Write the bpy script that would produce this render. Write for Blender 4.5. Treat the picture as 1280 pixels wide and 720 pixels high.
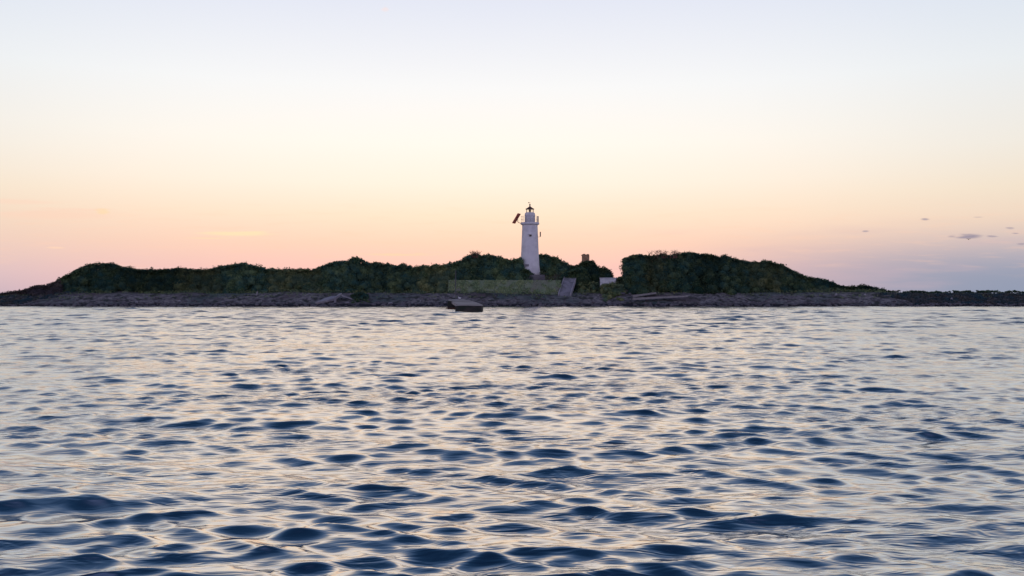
import bpy, math, random
import numpy as np
from mathutils import Vector, Matrix

for o in list(bpy.data.objects):
    bpy.data.objects.remove(o)
S = bpy.context.scene
COL = S.collection
R = math.radians
rng = np.random.default_rng(7)
random.seed(7)

# ------------------------------------------------------------------ camera
CAM_H, FPX, HOR = 1.6, 1100.0, 370.0
cd = bpy.data.cameras.new("camera")
cam = bpy.data.objects.new("camera", cd)
COL.objects.link(cam)
cd.sensor_width = 36.0
cd.lens = 36.0 * FPX / 1280.0
cd.clip_start, cd.clip_end = 0.1, 20000
cam.location = (0, 0, CAM_H)
cam.rotation_euler = (R(90) + math.atan((HOR - 360) / FPX), 0, 0)
S.camera = cam

# ------------------------------------------------------------------ sky, sun, exposure
SUN_EL, SUN_AZ = R(1.8), R(-3.0)           # just above the horizon, behind the island
S.view_settings.view_transform = 'Standard'
S.view_settings.look = 'None'
S.view_settings.exposure = 0.0
S.view_settings.gamma = 1.0

def lin(r, g, b):
    f = lambda c: (c/255/12.92) if c/255 <= 0.04045 else ((c/255+0.055)/1.055)**2.4
    return (f(r), f(g), f(b), 1.0)

W = bpy.data.worlds.new("World")
S.world = W
W.use_nodes = True
nt = W.node_tree
nt.nodes.clear()
def N(t, **kw):
    n = nt.nodes.new(t)
    for k, v in kw.items():
        setattr(n, k, v)
    return n
def plug(sock, v):
    if isinstance(v, bpy.types.NodeSocket):
        nt.links.new(v, sock)
    else:
        sock.default_value = v
def M(op, a, b=0.0, c=0.0, clamp=False):
    n = N('ShaderNodeMath', operation=op, use_clamp=clamp)
    plug(n.inputs[0], a); plug(n.inputs[1], b); plug(n.inputs[2], c)
    return n.outputs[0]
def SM(v, a, b, lo=0.0, hi=1.0):
    n = N('ShaderNodeMapRange', interpolation_type='SMOOTHSTEP')
    plug(n.inputs[0], v)
    n.inputs[1].default_value, n.inputs[2].default_value = a, b
    n.inputs[3].default_value, n.inputs[4].default_value = lo, hi
    return n.outputs[0]
def MIX(f, a, b):
    n = N('ShaderNodeMix', data_type='RGBA')
    plug(n.inputs[0], f); plug(n.inputs[6], a); plug(n.inputs[7], b)
    return n.outputs[2]
def RAMP(f, stops, mode='LINEAR'):
    n = N('ShaderNodeValToRGB')
    n.color_ramp.interpolation = mode
    e = n.color_ramp.elements
    while len(e) < len(stops):
        e.new(0.5)
    for i, (p, c) in enumerate(stops):
        e[i].position = p
        e[i].color = c
    plug(n.inputs[0], f)
    return n.outputs[0]

tc = N('ShaderNodeTexCoord')
nrm = N('ShaderNodeVectorMath', operation='NORMALIZE')
nt.links.new(tc.outputs['Generated'], nrm.inputs[0])
sep = N('ShaderNodeSeparateXYZ')
nt.links.new(nrm.outputs[0], sep.inputs[0])
dx, dy, dz = sep.outputs
hl = M('SQRT', M('ADD', M('MULTIPLY', dx, dx), M('MULTIPLY', dy, dy)))
hl = M('MAXIMUM', hl, 0.001)
sx, cy_ = M('DIVIDE', dx, hl), M('DIVIDE', dy, hl)
# cosine of the horizontal angle to the afterglow
glow = M('ADD', M('MULTIPLY', sx, math.sin(R(-3))), M('MULTIPLY', cy_, math.cos(R(-3))))
el = M('MAXIMUM', dz, 0.0)
tan_ = M('DIVIDE', dz, hl)
zs = lambda py: math.sin(math.atan((HOR - py) / FPX))
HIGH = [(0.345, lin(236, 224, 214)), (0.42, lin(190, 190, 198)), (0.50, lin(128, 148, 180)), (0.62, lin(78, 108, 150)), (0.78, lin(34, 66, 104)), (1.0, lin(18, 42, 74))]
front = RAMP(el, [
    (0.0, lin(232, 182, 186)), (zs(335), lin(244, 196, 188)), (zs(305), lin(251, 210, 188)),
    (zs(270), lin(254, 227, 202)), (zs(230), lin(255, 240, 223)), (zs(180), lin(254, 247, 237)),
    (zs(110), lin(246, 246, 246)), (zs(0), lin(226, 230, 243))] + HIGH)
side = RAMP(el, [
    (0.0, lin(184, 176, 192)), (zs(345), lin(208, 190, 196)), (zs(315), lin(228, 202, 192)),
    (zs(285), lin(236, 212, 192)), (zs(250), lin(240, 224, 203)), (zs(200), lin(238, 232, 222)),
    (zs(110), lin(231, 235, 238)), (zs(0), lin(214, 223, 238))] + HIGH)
rear = RAMP(el, [(0.0, lin(190, 180, 212)), (0.15, lin(226, 208, 230)), (0.35, lin(202, 196, 232)),
                 (0.6, lin(140, 152, 200)), (1.0, lin(66, 88, 138))])
f_side = SM(glow, 1.0, 0.82)
f_rear = SM(glow, 0.75, -0.35)
sky = MIX(f_rear, MIX(f_side, front, side), rear)
# blue-grey bank of evening air low in the right hand sky
bank = M('MULTIPLY', SM(sx, 0.10, 0.50), M('MULTIPLY', SM(tan_, 0.085, 0.012), SM(glow, -0.3, 0.5)))
sky = MIX(M('MULTIPLY', bank, 0.9), sky, lin(138, 152, 176))
# clouds: thin wisps
u = M('DIVIDE', dx, M('MAXIMUM', dy, 0.05))
v = M('DIVIDE', dz, M('MAXIMUM', dy, 0.05))
comb = N('ShaderNodeCombineXYZ')
plug(comb.inputs[0], M('MULTIPLY', u, 9.0)); plug(comb.inputs[1], M('MULTIPLY', v, 85.0))
nz = N('ShaderNodeTexNoise'); nz.inputs['Scale'].default_value = 2.2; nz.inputs['Detail'].default_value = 5
nt.links.new(comb.outputs[0], nz.inputs['Vector'])
nzv = nz.outputs[0]
ahead = SM(dy, 0.2, 0.4)
streak = M('MULTIPLY', M('MULTIPLY', SM(nzv, 0.50, 0.72), SM(v, 0.125, 0.075)), M('MULTIPLY', SM(v, 0.015, 0.04), ahead))
sky = MIX(M('MULTIPLY', streak, 0.16), sky, lin(255, 206, 176))
comb2 = N('ShaderNodeCombineXYZ')
plug(comb2.inputs[0], M('MULTIPLY', u, 3.0)); plug(comb2.inputs[1], M('MULTIPLY', v, 26.0)); comb2.inputs[2].default_value = 4.0
nz2 = N('ShaderNodeTexNoise'); nz2.inputs['Scale'].default_value = 2.0; nz2.inputs['Detail'].default_value = 4
nt.links.new(comb2.outputs[0], nz2.inputs['Vector'])
lil = M('MULTIPLY', M('MULTIPLY', SM(nz2.outputs[0], 0.48, 0.70), SM(v, 0.10, 0.05)), M('MULTIPLY', ahead, SM(sx, -0.1, 0.3)))
sky = MIX(M('MULTIPLY', lil, 0.25), sky, lin(206, 178, 186))
def wisp(px, py, wpx, hpx, col, strength):
    global sky
    a = M('DIVIDE', M('SUBTRACT', u, (px - 640) / FPX), wpx / FPX)
    vv = M('ADD', v, M('MULTIPLY', M('SUBTRACT', nzv, 0.5), 0.006))
    b = M('DIVIDE', M('SUBTRACT', vv, (HOR - py) / FPX), hpx / FPX)
    d = M('SQRT', M('ADD', M('MULTIPLY', a, a), M('MULTIPLY', b, b)))
    d = M('ADD', d, M('MULTIPLY', M('SUBTRACT', nzv, 0.5), 1.2))
    k = M('MULTIPLY', M('MULTIPLY', SM(d, 1.0, 0.25), ahead), strength)
    sky = MIX(k, sky, col)
GREY = lin(146, 138, 158)
wisp(1209, 296, 21, 3.6, GREY, 0.85)
wisp(1190, 295, 9, 2.0, GREY, 0.5)
wisp(1241, 296, 9, 1.6, GREY, 0.6)
wisp(1157, 273.5, 8, 2.2, GREY, 0.7)
wisp(1082, 289, 6, 1.6, GREY, 0.6)
wisp(1270, 290.5, 8, 1.8, GREY, 0.7)
wisp(1263, 285.5, 7, 1.3, GREY, 0.5)
wisp(1223, 271, 10, 1.4, GREY, 0.3)
wisp(1277, 305, 8, 1.8, GREY, 0.5)
wisp(300, 292, 60, 4.2, lin(255, 230, 182), 0.65)
wisp(260, 297, 40, 2.2, lin(255, 222, 180), 0.5)
wisp(128, 265, 12, 4.0, lin(250, 220, 170), 0.7)
wisp(70, 268, 110, 9.0, lin(250, 210, 188), 0.5)
wisp(30, 252, 70, 5.0, lin(250, 214, 192), 0.5)
wisp(70, 310, 14, 2.0, lin(250, 212, 186), 0.7)
wisp(500, 318, 60, 2.2, lin(255, 214, 170), 0.5)
wisp(481, 10, 7, 5.0, lin(244, 226, 226), 0.7)
nish = N('ShaderNodeTexSky', sky_type='NISHITA')
nish.sun_disc = False
nish.sun_elevation = SUN_EL
nish.sun_rotation = SUN_AZ
bg1 = N('ShaderNodeBackground'); plug(bg1.inputs[0], sky); bg1.inputs[1].default_value = 1.02
bg2 = N('ShaderNodeBackground'); plug(bg2.inputs[0], nish.outputs[0]); bg2.inputs[1].default_value = 0.004
add = N('ShaderNodeAddShader')
nt.links.new(bg1.outputs[0], add.inputs[0]); nt.links.new(bg2.outputs[0], add.inputs[1])
out = N('ShaderNodeOutputWorld')
nt.links.new(add.outputs[0], out.inputs['Surface'])

sl = bpy.data.lights.new("sun", 'SUN')
sl.energy = 0.13          # the sun is just gone: only its broad warm afterglow is left
sl.angle = R(46)
sl.color = (1.0, 0.56, 0.20)
sun = bpy.data.objects.new("sun", sl)
COL.objects.link(sun)
sdir = Vector((math.sin(SUN_AZ)*math.cos(SUN_EL), math.cos(SUN_AZ)*math.cos(SUN_EL), math.sin(SUN_EL)))
sun.rotation_euler = sdir.to_track_quat('Z', 'Y').to_euler()
sun.location = (0, 0, 60)

# ------------------------------------------------------------------ helpers
def X(px, D):
    return (px - 640.0) / FPX * D
def Z(py, D):
    return CAM_H + (HOR - py) / FPX * D

class MB:
    """collects shapes; build() links them as one mesh object"""
    def __init__(self):
        self.v, self.f, self.n = [], [], 0
    def add(self, verts, faces):
        verts = np.asarray(verts, dtype=float)
        self.v.append(verts)
        self.f.extend([tuple(int(i) + self.n for i in fc) for fc in faces])
        self.n += len(verts)
        return self
    def box(self, c, s, rot=None, taper=1.0, bevel=0.0):
        hx, hy, hz = s[0]/2, s[1]/2, s[2]/2
        t = taper
        b = min(bevel, hx*.45, hy*.45, hz*.45)
        def ring(x, y, z):
            if b <= 0:
                return [(-x, -y, z), (x, -y, z), (x, y, z), (-x, y, z)]
            return [(-x+b, -y, z), (x-b, -y, z), (x, -y+b, z), (x, y-b, z), (x-b, y, z), (-x+b, y, z), (-x, y-b, z), (-x, -y+b, z)]
        if b <= 0:
            rs = [ring(hx, hy, -hz), ring(hx*t, hy*t, hz)]
        else:
            rs = [ring(hx-b, hy-b, -hz), ring(hx, hy, -hz+b), ring(hx*t, hy*t, hz-b), ring(hx*t-b, hy*t-b, hz)]
        k = len(rs[0])
        V = np.array([p for r in rs for p in r])
        F = [tuple(range(k))[::-1]]
        for i in range(len(rs)-1):
            for j in range(k):
                a, bb = i*k+j, i*k+(j+1) % k
                F.append((a, bb, bb+k, a+k))
        F.append(tuple(range((len(rs)-1)*k, len(rs)*k)))
        if rot is not None:
            V = V @ np.array(rot.to_3x3()).T
        return self.add(V + np.array(c), F)
    def lathe(self, c, prof, seg=32):
        V, F = [], []
        for (r, z) in prof:
            for j in range(seg):
                a = 2*math.pi*j/seg
                V.append((r*math.cos(a), r*math.sin(a), z))
        for i in range(len(prof)-1):
            for j in range(seg):
                a, b = i*seg+j, i*seg+(j+1) % seg
                F.append((a, b, b+seg, a+seg))
        F.append(tuple(range(seg))[::-1])
        F.append(tuple(range((len(prof)-1)*seg, len(prof)*seg)))
        return self.add(np.array(V)+np.array(c), F)
    def tube(self, pts, rad, seg=8):
        pts = [Vector(p) for p in pts]
        rads = rad if isinstance(rad, (list, tuple)) else [rad]*len(pts)
        V, F = [], []
        for i, p in enumerate(pts):
            d = (pts[min(i+1, len(pts)-1)] - pts[max(i-1, 0)]).normalized()
            a = d.orthogonal().normalized()
            b = d.cross(a)
            for j in range(seg):
                t = 2*math.pi*j/seg
                V.append(tuple(p + (a*math.cos(t)+b*math.sin(t))*rads[i]))
        for i in range(len(pts)-1):
            for j in range(seg):
                a_, b_ = i*seg+j, i*seg+(j+1) % seg
                F.append((a_, b_, b_+seg, a_+seg))
        F.append(tuple(range(seg))[::-1]); F.append(tuple(range((len(pts)-1)*seg, len(pts)*seg)))
        return self.add(V, F)
    def build(self, name, m, parent=None, base=None, smooth=False):
        V = np.concatenate(self.v)
        o_ = Vector(parent.location) if parent is not None else (Vector(base) if base is not None else Vector((0, 0, 0)))
        if parent is not None and parent.parent is not None:
            o_ = o_ + Vector(parent.parent.location)
        me = bpy.data.meshes.new(name)
        me.from_pydata((V - np.array(o_)).tolist(), [], self.f)
        me.update()
        if smooth:
            me.polygons.foreach_set('use_smooth', [True]*len(me.polygons))
        me.materials.append(m)
        o = bpy.data.objects.new(name, me)
        COL.objects.link(o)
        if parent is not None:
            o.parent = parent
        elif base is not None:
            o.location = base
        return o

def tag(o, label=None, cat=None, group=None, kind=None):
    for k, v_ in (('label', label), ('category', cat), ('group', group), ('kind', kind)):
        if v_:
            o[k] = v_
    return o
def empty(name, loc, label, cat, group=None):
    o = bpy.data.objects.new(name, None)
    COL.objects.link(o)
    o.location = loc
    o.empty_display_size = 0.3
    return tag(o, label, cat, group)

# value noise in numpy, for shaping meshes
def vnoise(x, y, seed=0):
    xi, yi = np.floor(x).astype(int), np.floor(y).astype(int)
    fx, fy = x-xi, y-yi
    fx, fy = fx*fx*(3-2*fx), fy*fy*(3-2*fy)
    def h(a, b):
        n = (a*374761393 + b*668265263 + seed*1442695041) & 0x7fffffff
        n = ((n ^ (n >> 13))*1274126177) & 0x7fffffff
        return (n & 0xffff)/65535.0
    return (h(xi, yi)*(1-fx)+h(xi+1, yi)*fx)*(1-fy)+(h(xi, yi+1)*(1-fx)+h(xi+1, yi+1)*fx)*fy
def fbm(x, y, seed=0, oct=4):
    s, a = 0, 0.5
    for i in range(oct):
        s = s + a*(vnoise(x*2**i, y*2**i, seed+i)-0.5)
        a *= 0.55
    return s

# ------------------------------------------------------------------ materials
def mat(name, c1, c2=None, scale=2.0, rough=0.85, detail=6, bump=0.0, bscale=8.0, c3=None, scale3=0.3, spec=0.3, metal=0.0):
    m = bpy.data.materials.new(name)
    m.use_nodes = True
    t = m.node_tree
    b = t.nodes['Principled BSDF']
    b.inputs['Roughness'].default_value = rough
    b.inputs['Metallic'].default_value = metal
    b.inputs['Specular IOR Level'].default_value = spec
    co = t.nodes.new('ShaderNodeTexCoord')
    def noise(sc, d=detail):
        n = t.nodes.new('ShaderNodeTexNoise')
        n.inputs['Scale'].default_value = sc
        n.inputs['Detail'].default_value = d
        n.inputs['Roughness'].default_value = 0.6
        t.links.new(co.outputs['Object'], n.inputs['Vector'])
        return n.outputs[0]
    def contrast(s_, a, bb):
        n = t.nodes.new('ShaderNodeMapRange')
        t.links.new(s_, n.inputs[0])
        n.inputs[1].default_value, n.inputs[2].default_value = a, bb
        return n.outputs[0]
    def mix(f, a, bb):
        n = t.nodes.new('ShaderNodeMix'); n.data_type = 'RGBA'
        t.links.new(f, n.inputs[0])
        for s_, val in ((n.inputs[6], a), (n.inputs[7], bb)):
            if isinstance(val, bpy.types.NodeSocket): t.links.new(val, s_)
            else: s_.default_value = (*val, 1)
        return n.outputs[2]
    if c2 is None:
        b.inputs['Base Color'].default_value = (*c1, 1)
    else:
        c = mix(contrast(noise(scale), 0.35, 0.65), c1, c2)
        if c3 is not None:
            c = mix(contrast(noise(scale3, 3), 0.48, 0.66), c, c3)
        t.links.new(c, b.inputs['Base Color'])
    if bump > 0:
        bn = t.nodes.new('ShaderNodeBump')
        bn.inputs['Strength'].default_value = bump
        bn.inputs['Distance'].default_value = 0.05
        t.links.new(noise(bscale), bn.inputs['Height'])
        t.links.new(bn.outputs[0], b.inputs['Normal'])
    m['_c'] = 1
    return m

def leaf_mat(name, ca, cb, cc, transl=0.25):
    m = bpy.data.materials.new(name)
    m.use_nodes = True
    t = m.node_tree
    t.nodes.clear()
    n = t.nodes.new
    geo, oi, co = n('ShaderNodeNewGeometry'), n('ShaderNodeObjectInfo'), n('ShaderNodeTexCoord')
    nz_ = n('ShaderNodeTexNoise'); nz_.inputs['Scale'].default_value = 0.55; nz_.inputs['Detail'].default_value = 3
    t.links.new(co.outputs['Object'], nz_.inputs['Vector'])
    mr = n('ShaderNodeMapRange'); mr.inputs[1].default_value, mr.inputs[2].default_value = 0.4, 0.64
    t.links.new(nz_.outputs[0], mr.inputs[0])
    m1 = n('ShaderNodeMix'); m1.data_type = 'RGBA'
    m1.inputs[6].default_value, m1.inputs[7].default_value = (*ca, 1), (*cb, 1)
    t.links.new(geo.outputs['Random Per Island'], m1.inputs[0])
    m2 = n('ShaderNodeMix'); m2.data_type = 'RGBA'
    t.links.new(m1.outputs[2], m2.inputs[6]); m2.inputs[7].default_value = (*cc, 1)
    mm = n('ShaderNodeMath'); mm.operation = 'MULTIPLY'; mm.inputs[1].default_value = 0.8
    t.links.new(mr.outputs[0], mm.inputs[0])
    t.links.new(mm.outputs[0], m2.inputs[0])
    hv = n('ShaderNodeHueSaturation')
    mv = n('ShaderNodeMapRange'); mv.inputs[3].default_value, mv.inputs[4].default_value = 0.75, 1.85
    t.links.new(oi.outputs['Random'], mv.inputs[0]); t.links.new(mv.outputs[0], hv.inputs['Value'])
    t.links.new(m2.outputs[2], hv.inputs['Color'])
    d, tr, mx, o = n('ShaderNodeBsdfDiffuse'), n('ShaderNodeBsdfTranslucent'), n('ShaderNodeMixShader'), n('ShaderNodeOutputMaterial')
    t.links.new(hv.outputs[0], d.inputs[0]); t.links.new(hv.outputs[0], tr.inputs[0])
    mx.inputs[0].default_value = transl
    t.links.new(d.outputs[0], mx.inputs[1]); t.links.new(tr.outputs[0], mx.inputs[2])
    t.links.new(mx.outputs[0], o.inputs['Surface'])
    return m

MAT = dict(
    leaf=leaf_mat('evergreen_foliage', (0.020, 0.050, 0.028), (0.120, 0.155, 0.070), (0.024, 0.070, 0.066)),
    brown=leaf_mat('brownish_foliage', (0.085, 0.075, 0.065), (0.17, 0.14, 0.115), (0.07, 0.065, 0.08)),
    olive=leaf_mat('olive_foliage', (0.04, 0.07, 0.03), (0.19, 0.20, 0.09), (0.05, 0.095, 0.07)),
    shore=leaf_mat('shore_scrub_foliage', (0.045, 0.055, 0.055), (0.125, 0.115, 0.10), (0.030, 0.075, 0.095)),
    dry=leaf_mat('dry_grass_blades', (0.16, 0.215, 0.11), (0.23, 0.26, 0.14), (0.12, 0.18, 0.10)),
    bark=mat('bark', (0.045, 0.035, 0.028), (0.09, 0.07, 0.055), 6, bump=0.5),
    twig=mat('dry_twig', (0.16, 0.08, 0.06), (0.22, 0.12, 0.09), 6),
    white=mat('weathered_whitewash', (0.74, 0.72, 0.72), (0.68, 0.66, 0.665), 0.9, bump=0.15, bscale=5, c3=(0.56, 0.54, 0.55), scale3=0.45),
    hutwhite=mat('chalky_limewash', (0.62, 0.64, 0.64), (0.46, 0.48, 0.50), 1.5, bump=0.2, c3=(0.22, 0.21, 0.21), scale3=0.8),
    plaque=mat('grey_plaque', (0.26, 0.25, 0.27), (0.20, 0.19, 0.21), 5),
    dark=mat('dark_metal', (0.05, 0.045, 0.045), (0.08, 0.06, 0.05), 5, rough=0.5, spec=0.5),
    rust=mat('rusted_copper', (0.16, 0.075, 0.05), (0.09, 0.05, 0.04), 4, rough=0.6),
    steel=mat('galvanised_steel', (0.32, 0.32, 0.33), (0.22, 0.22, 0.23), 6, rough=0.5, metal=0.5),
    mast=mat('weathered_grey_paint', (0.10, 0.10, 0.12), (0.14, 0.13, 0.14), 4),
    redpanel=mat('red_brown_panel_back', (0.55, 0.11, 0.06), (0.38, 0.08, 0.05), 2, rough=0.5),
    cells=mat('solar_cells', (0.015, 0.02, 0.05), (0.02, 0.025, 0.07), 9, rough=0.2, spec=0.6),
    concrete=mat('old_concrete', (0.20, 0.19, 0.185), (0.13, 0.125, 0.12), 1.4, bump=0.5, bscale=6, c3=(0.09, 0.095, 0.08), scale3=0.5),
    deck=mat('pale_deck_concrete', (0.34, 0.31, 0.30), (0.26, 0.235, 0.23), 1.0, bump=0.4, bscale=5, c3=(0.15, 0.135, 0.135), scale3=0.4),
    weed=mat('weedy_wet_concrete', (0.026, 0.026, 0.023), (0.055, 0.048, 0.042), 1.8, bump=0.7, bscale=5, c3=(0.018, 0.028, 0.018), scale3=0.8),
    footing=mat('algae_brown_footing', (0.13, 0.065, 0.04), (0.08, 0.045, 0.03), 3, bump=0.5),
    ramp=mat('pale_stair_concrete', (0.26, 0.27, 0.31), (0.19, 0.195, 0.23), 1.2, bump=0.3, c3=(0.14, 0.15, 0.17), scale3=0.9),
    stone=mat('grey_stone', (0.09, 0.085, 0.095), (0.15, 0.14, 0.145), 1.5, bump=0.7, bscale=5, c3=(0.08, 0.08, 0.09), scale3=0.7),
    palestone=mat('pale_stone', (0.34, 0.33, 0.34), (0.24, 0.23, 0.25), 1.5, bump=0.6, bscale=4, c3=(0.2, 0.19, 0.21), scale3=0.6),
    wood=mat('bleached_wood', (0.27, 0.255, 0.24), (0.19, 0.175, 0.165), 3, bump=0.4),
    brick=mat('ruined_brick', (0.34, 0.20, 0.11), (0.25, 0.14, 0.085), 3, bump=0.6, c3=(0.38, 0.26, 0.16), scale3=1.2),
    mossy=mat('mossy_wall_stone', (0.14, 0.19, 0.105), (0.20, 0.235, 0.15), 0.9, bump=0.8, bscale=4, c3=(0.17, 0.18, 0.13), scale3=0.35),
    whitepaint=mat('white_paint', (0.8, 0.8, 0.8)),
    gull=mat('dark_plumage', (0.05, 0.045, 0.045)),
)

def glass_mat():
    m = bpy.data.materials.new('lantern_glass')
    m.use_nodes = True
    t = m.node_tree; t.nodes.clear()
    n = t.nodes.new
    tr, gl, mx, o, fr = n('ShaderNodeBsdfTransparent'), n('ShaderNodeBsdfGlossy'), n('ShaderNodeMixShader'), n('ShaderNodeOutputMaterial'), n('ShaderNodeFresnel')
    gl.inputs['Roughness'].default_value = 0.03
    tr.inputs[0].default_value = (0.92, 0.93, 0.92, 1)
    fr.inputs[0].default_value = 1.25
    t.links.new(fr.outputs[0], mx.inputs[0]); t.links.new(tr.outputs[0], mx.inputs[1]); t.links.new(gl.outputs[0], mx.inputs[2])
    t.links.new(mx.outputs[0], o.inputs['Surface'])
    return m
MAT['glass'] = glass_mat()

def ground_mat():
    """pebbles and earth: scrubby soil on top, grey-purple shingle on the beach, wet dark stones in the swash"""
    m = bpy.data.materials.new('shingle_and_soil')
    m.use_nodes = True
    t = m.node_tree
    b = t.nodes['Principled BSDF']
    b.inputs['Roughness'].default_value = 0.9
    b.inputs['Specular IOR Level'].default_value = 0.2
    n = t.nodes.new
    co = n('ShaderNodeTexCoord')
    def noise(sc, d=5, vec=None):
        x = n('ShaderNodeTexNoise'); x.inputs['Scale'].default_value = sc; x.inputs['Detail'].default_value = d
        t.links.new(vec or co.outputs['Object'], x.inputs['Vector']); return x.outputs[0]
    def mr(s_, a, bb):
        x = n('ShaderNodeMapRange'); t.links.new(s_, x.inputs[0]); x.inputs[1].default_value, x.inputs[2].default_value = a, bb; return x.outputs[0]
    def mix(f, a, bb):
        x = n('ShaderNodeMix'); x.data_type = 'RGBA'; t.links.new(f, x.inputs[0])
        for s_, val in ((x.inputs[6], a), (x.inputs[7], bb)):
            if isinstance(val, bpy.types.NodeSocket): t.links.new(val, s_)
            else: s_.default_value = (*val, 1)
        return x.outputs[2]
    def math_(op, a, bb):
        x = n('ShaderNodeMath'); x.operation = op
        for s_, val in zip(x.inputs, (a, bb)):
            if isinstance(val, bpy.types.NodeSocket): t.links.new(val, s_)
            else: s_.default_value = val
        return x.outputs[0]
    vor = n('ShaderNodeTexVoronoi'); vor.inputs['Scale'].default_value = 3.5
    t.links.new(co.outputs['Object'], vor.inputs['Vector'])
    bw = n('ShaderNodeSeparateColor'); t.links.new(vor.outputs['Color'], bw.inputs[0])
    peb = mix(bw.outputs[0], (0.09, 0.082, 0.084), (0.26, 0.235, 0.22))
    peb = mix(mr(noise(0.11, 3), 0.50, 0.66), peb, (0.07, 0.10, 0.09))
    peb = mix(mr(noise(0.16, 3), 0.54, 0.70), peb, (0.10, 0.075, 0.075))
    peb = mix(mr(noise(0.9, 6), 0.50, 0.62), peb, (0.045, 0.048, 0.04))
    soil = mix(mr(noise(0.8), 0.4, 0.6), (0.045, 0.055, 0.03), (0.09, 0.08, 0.055))
    sp = n('ShaderNodeSeparateXYZ'); t.links.new(co.outputs['Object'], sp.inputs[0])
    zz = math_('ADD', sp.outputs[2], math_('MULTIPLY', math_('SUBTRACT', noise(0.5), 0.5), 1.0))
    c = mix(mr(zz, 2.0, 2.5), peb, soil)
    zw = math_('ADD', sp.outputs[2], math_('MULTIPLY', math_('SUBTRACT', noise(1.5), 0.5), 0.35))
    c = mix(mr(zw, 0.52, 0.30), c, (0.018, 0.017, 0.022))
    t.links.new(c, b.inputs['Base Color'])
    bp = n('ShaderNodeBump'); bp.inputs['Strength'].default_value = 0.5; bp.inputs['Distance'].default_value = 0.07
    t.links.new(math_('ADD', vor.outputs['Distance'], math_('MULTIPLY', noise(1.3), 1.5)), bp.inputs['Height'])
    t.links.new(bp.outputs[0], b.inputs['Normal'])
    return m

def water_mat():
    m = bpy.data.materials.new('sea_water')
    m.use_nodes = True
    t = m.node_tree
    b = t.nodes['Principled BSDF']
    b.inputs['Base Color'].default_value = (0.006, 0.022, 0.050, 1)
    b.inputs['Roughness'].default_value = 0.06
    b.inputs['IOR'].default_value = 2.2
    n = t.nodes.new
    ra = n('ShaderNodeAttribute'); ra.attribute_name = 'ripple'
    t.links.new(ra.outputs['Fac'], b.inputs['Roughness'])
    co = n('ShaderNodeTexCoord')
    mp = n('ShaderNodeMapping'); mp.inputs['Scale'].default_value = (0.38, 1.4, 1)
    t.links.new(co.outputs['Object'], mp.inputs[0])
    a = n('ShaderNodeTexNoise'); a.inputs['Scale'].default_value = 7.0; a.inputs['Detail'].default_value = 2.5; a.inputs['Distortion'].default_value = 0.6
    t.links.new(mp.outputs[0], a.inputs['Vector'])
    p = n('ShaderNodeTexNoise'); p.inputs['Scale'].default_value = 0.35; p.inputs['Detail'].default_value = 3
    t.links.new(mp.outputs[0], p.inputs['Vector'])
    r = n('ShaderNodeMapRange'); r.inputs[1].default_value, r.inputs[2].default_value = 0.42, 0.68
    r.inputs[3].default_value, r.inputs[4].default_value = 0.25, 1.0
    t.links.new(p.outputs[0], r.inputs[0])
    mu = n('ShaderNodeMath'); mu.operation = 'MULTIPLY'
    t.links.new(a.outputs[0], mu.inputs[0]); t.links.new(r.outputs[0], mu.inputs[1])
    bp = n('ShaderNodeBump'); bp.inputs['Strength'].default_value = 0.75; bp.inputs['Distance'].default_value = 0.04
    t.links.new(mu.outputs[0], bp.inputs['Height'])
    t.links.new(bp.outputs[0], b.inputs['Normal'])
    b.inputs['IOR'].default_value = 1.33
    # added sheen: reflectance raised above clear water's to brighten the sea
    fr = n('ShaderNodeFresnel'); fr.inputs[0].default_value = 1.33
    t.links.new(bp.outputs[0], fr.inputs['Normal'])
    pw = n('ShaderNodeMath'); pw.operation = 'POWER'; pw.inputs[1].default_value = 0.22
    t.links.new(fr.outputs[0], pw.inputs[0])
    gl = n('ShaderNodeBsdfGlossy'); t.links.new(ra.outputs['Fac'], gl.inputs['Roughness'])
    t.links.new(bp.outputs[0], gl.inputs['Normal'])
    df = n('ShaderNodeBsdfDiffuse'); df.inputs[0].default_value = (0.004, 0.018, 0.040, 1)
    mx = n('ShaderNodeMixShader')
    t.links.new(pw.outputs[0], mx.inputs[0]); t.links.new(df.outputs[0], mx.inputs[1]); t.links.new(gl.outputs[0], mx.inputs[2])
    t.links.new(mx.outputs[0], t.nodes['Material Output'].inputs['Surface'])
    t.nodes.remove(b)
    return m

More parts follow.
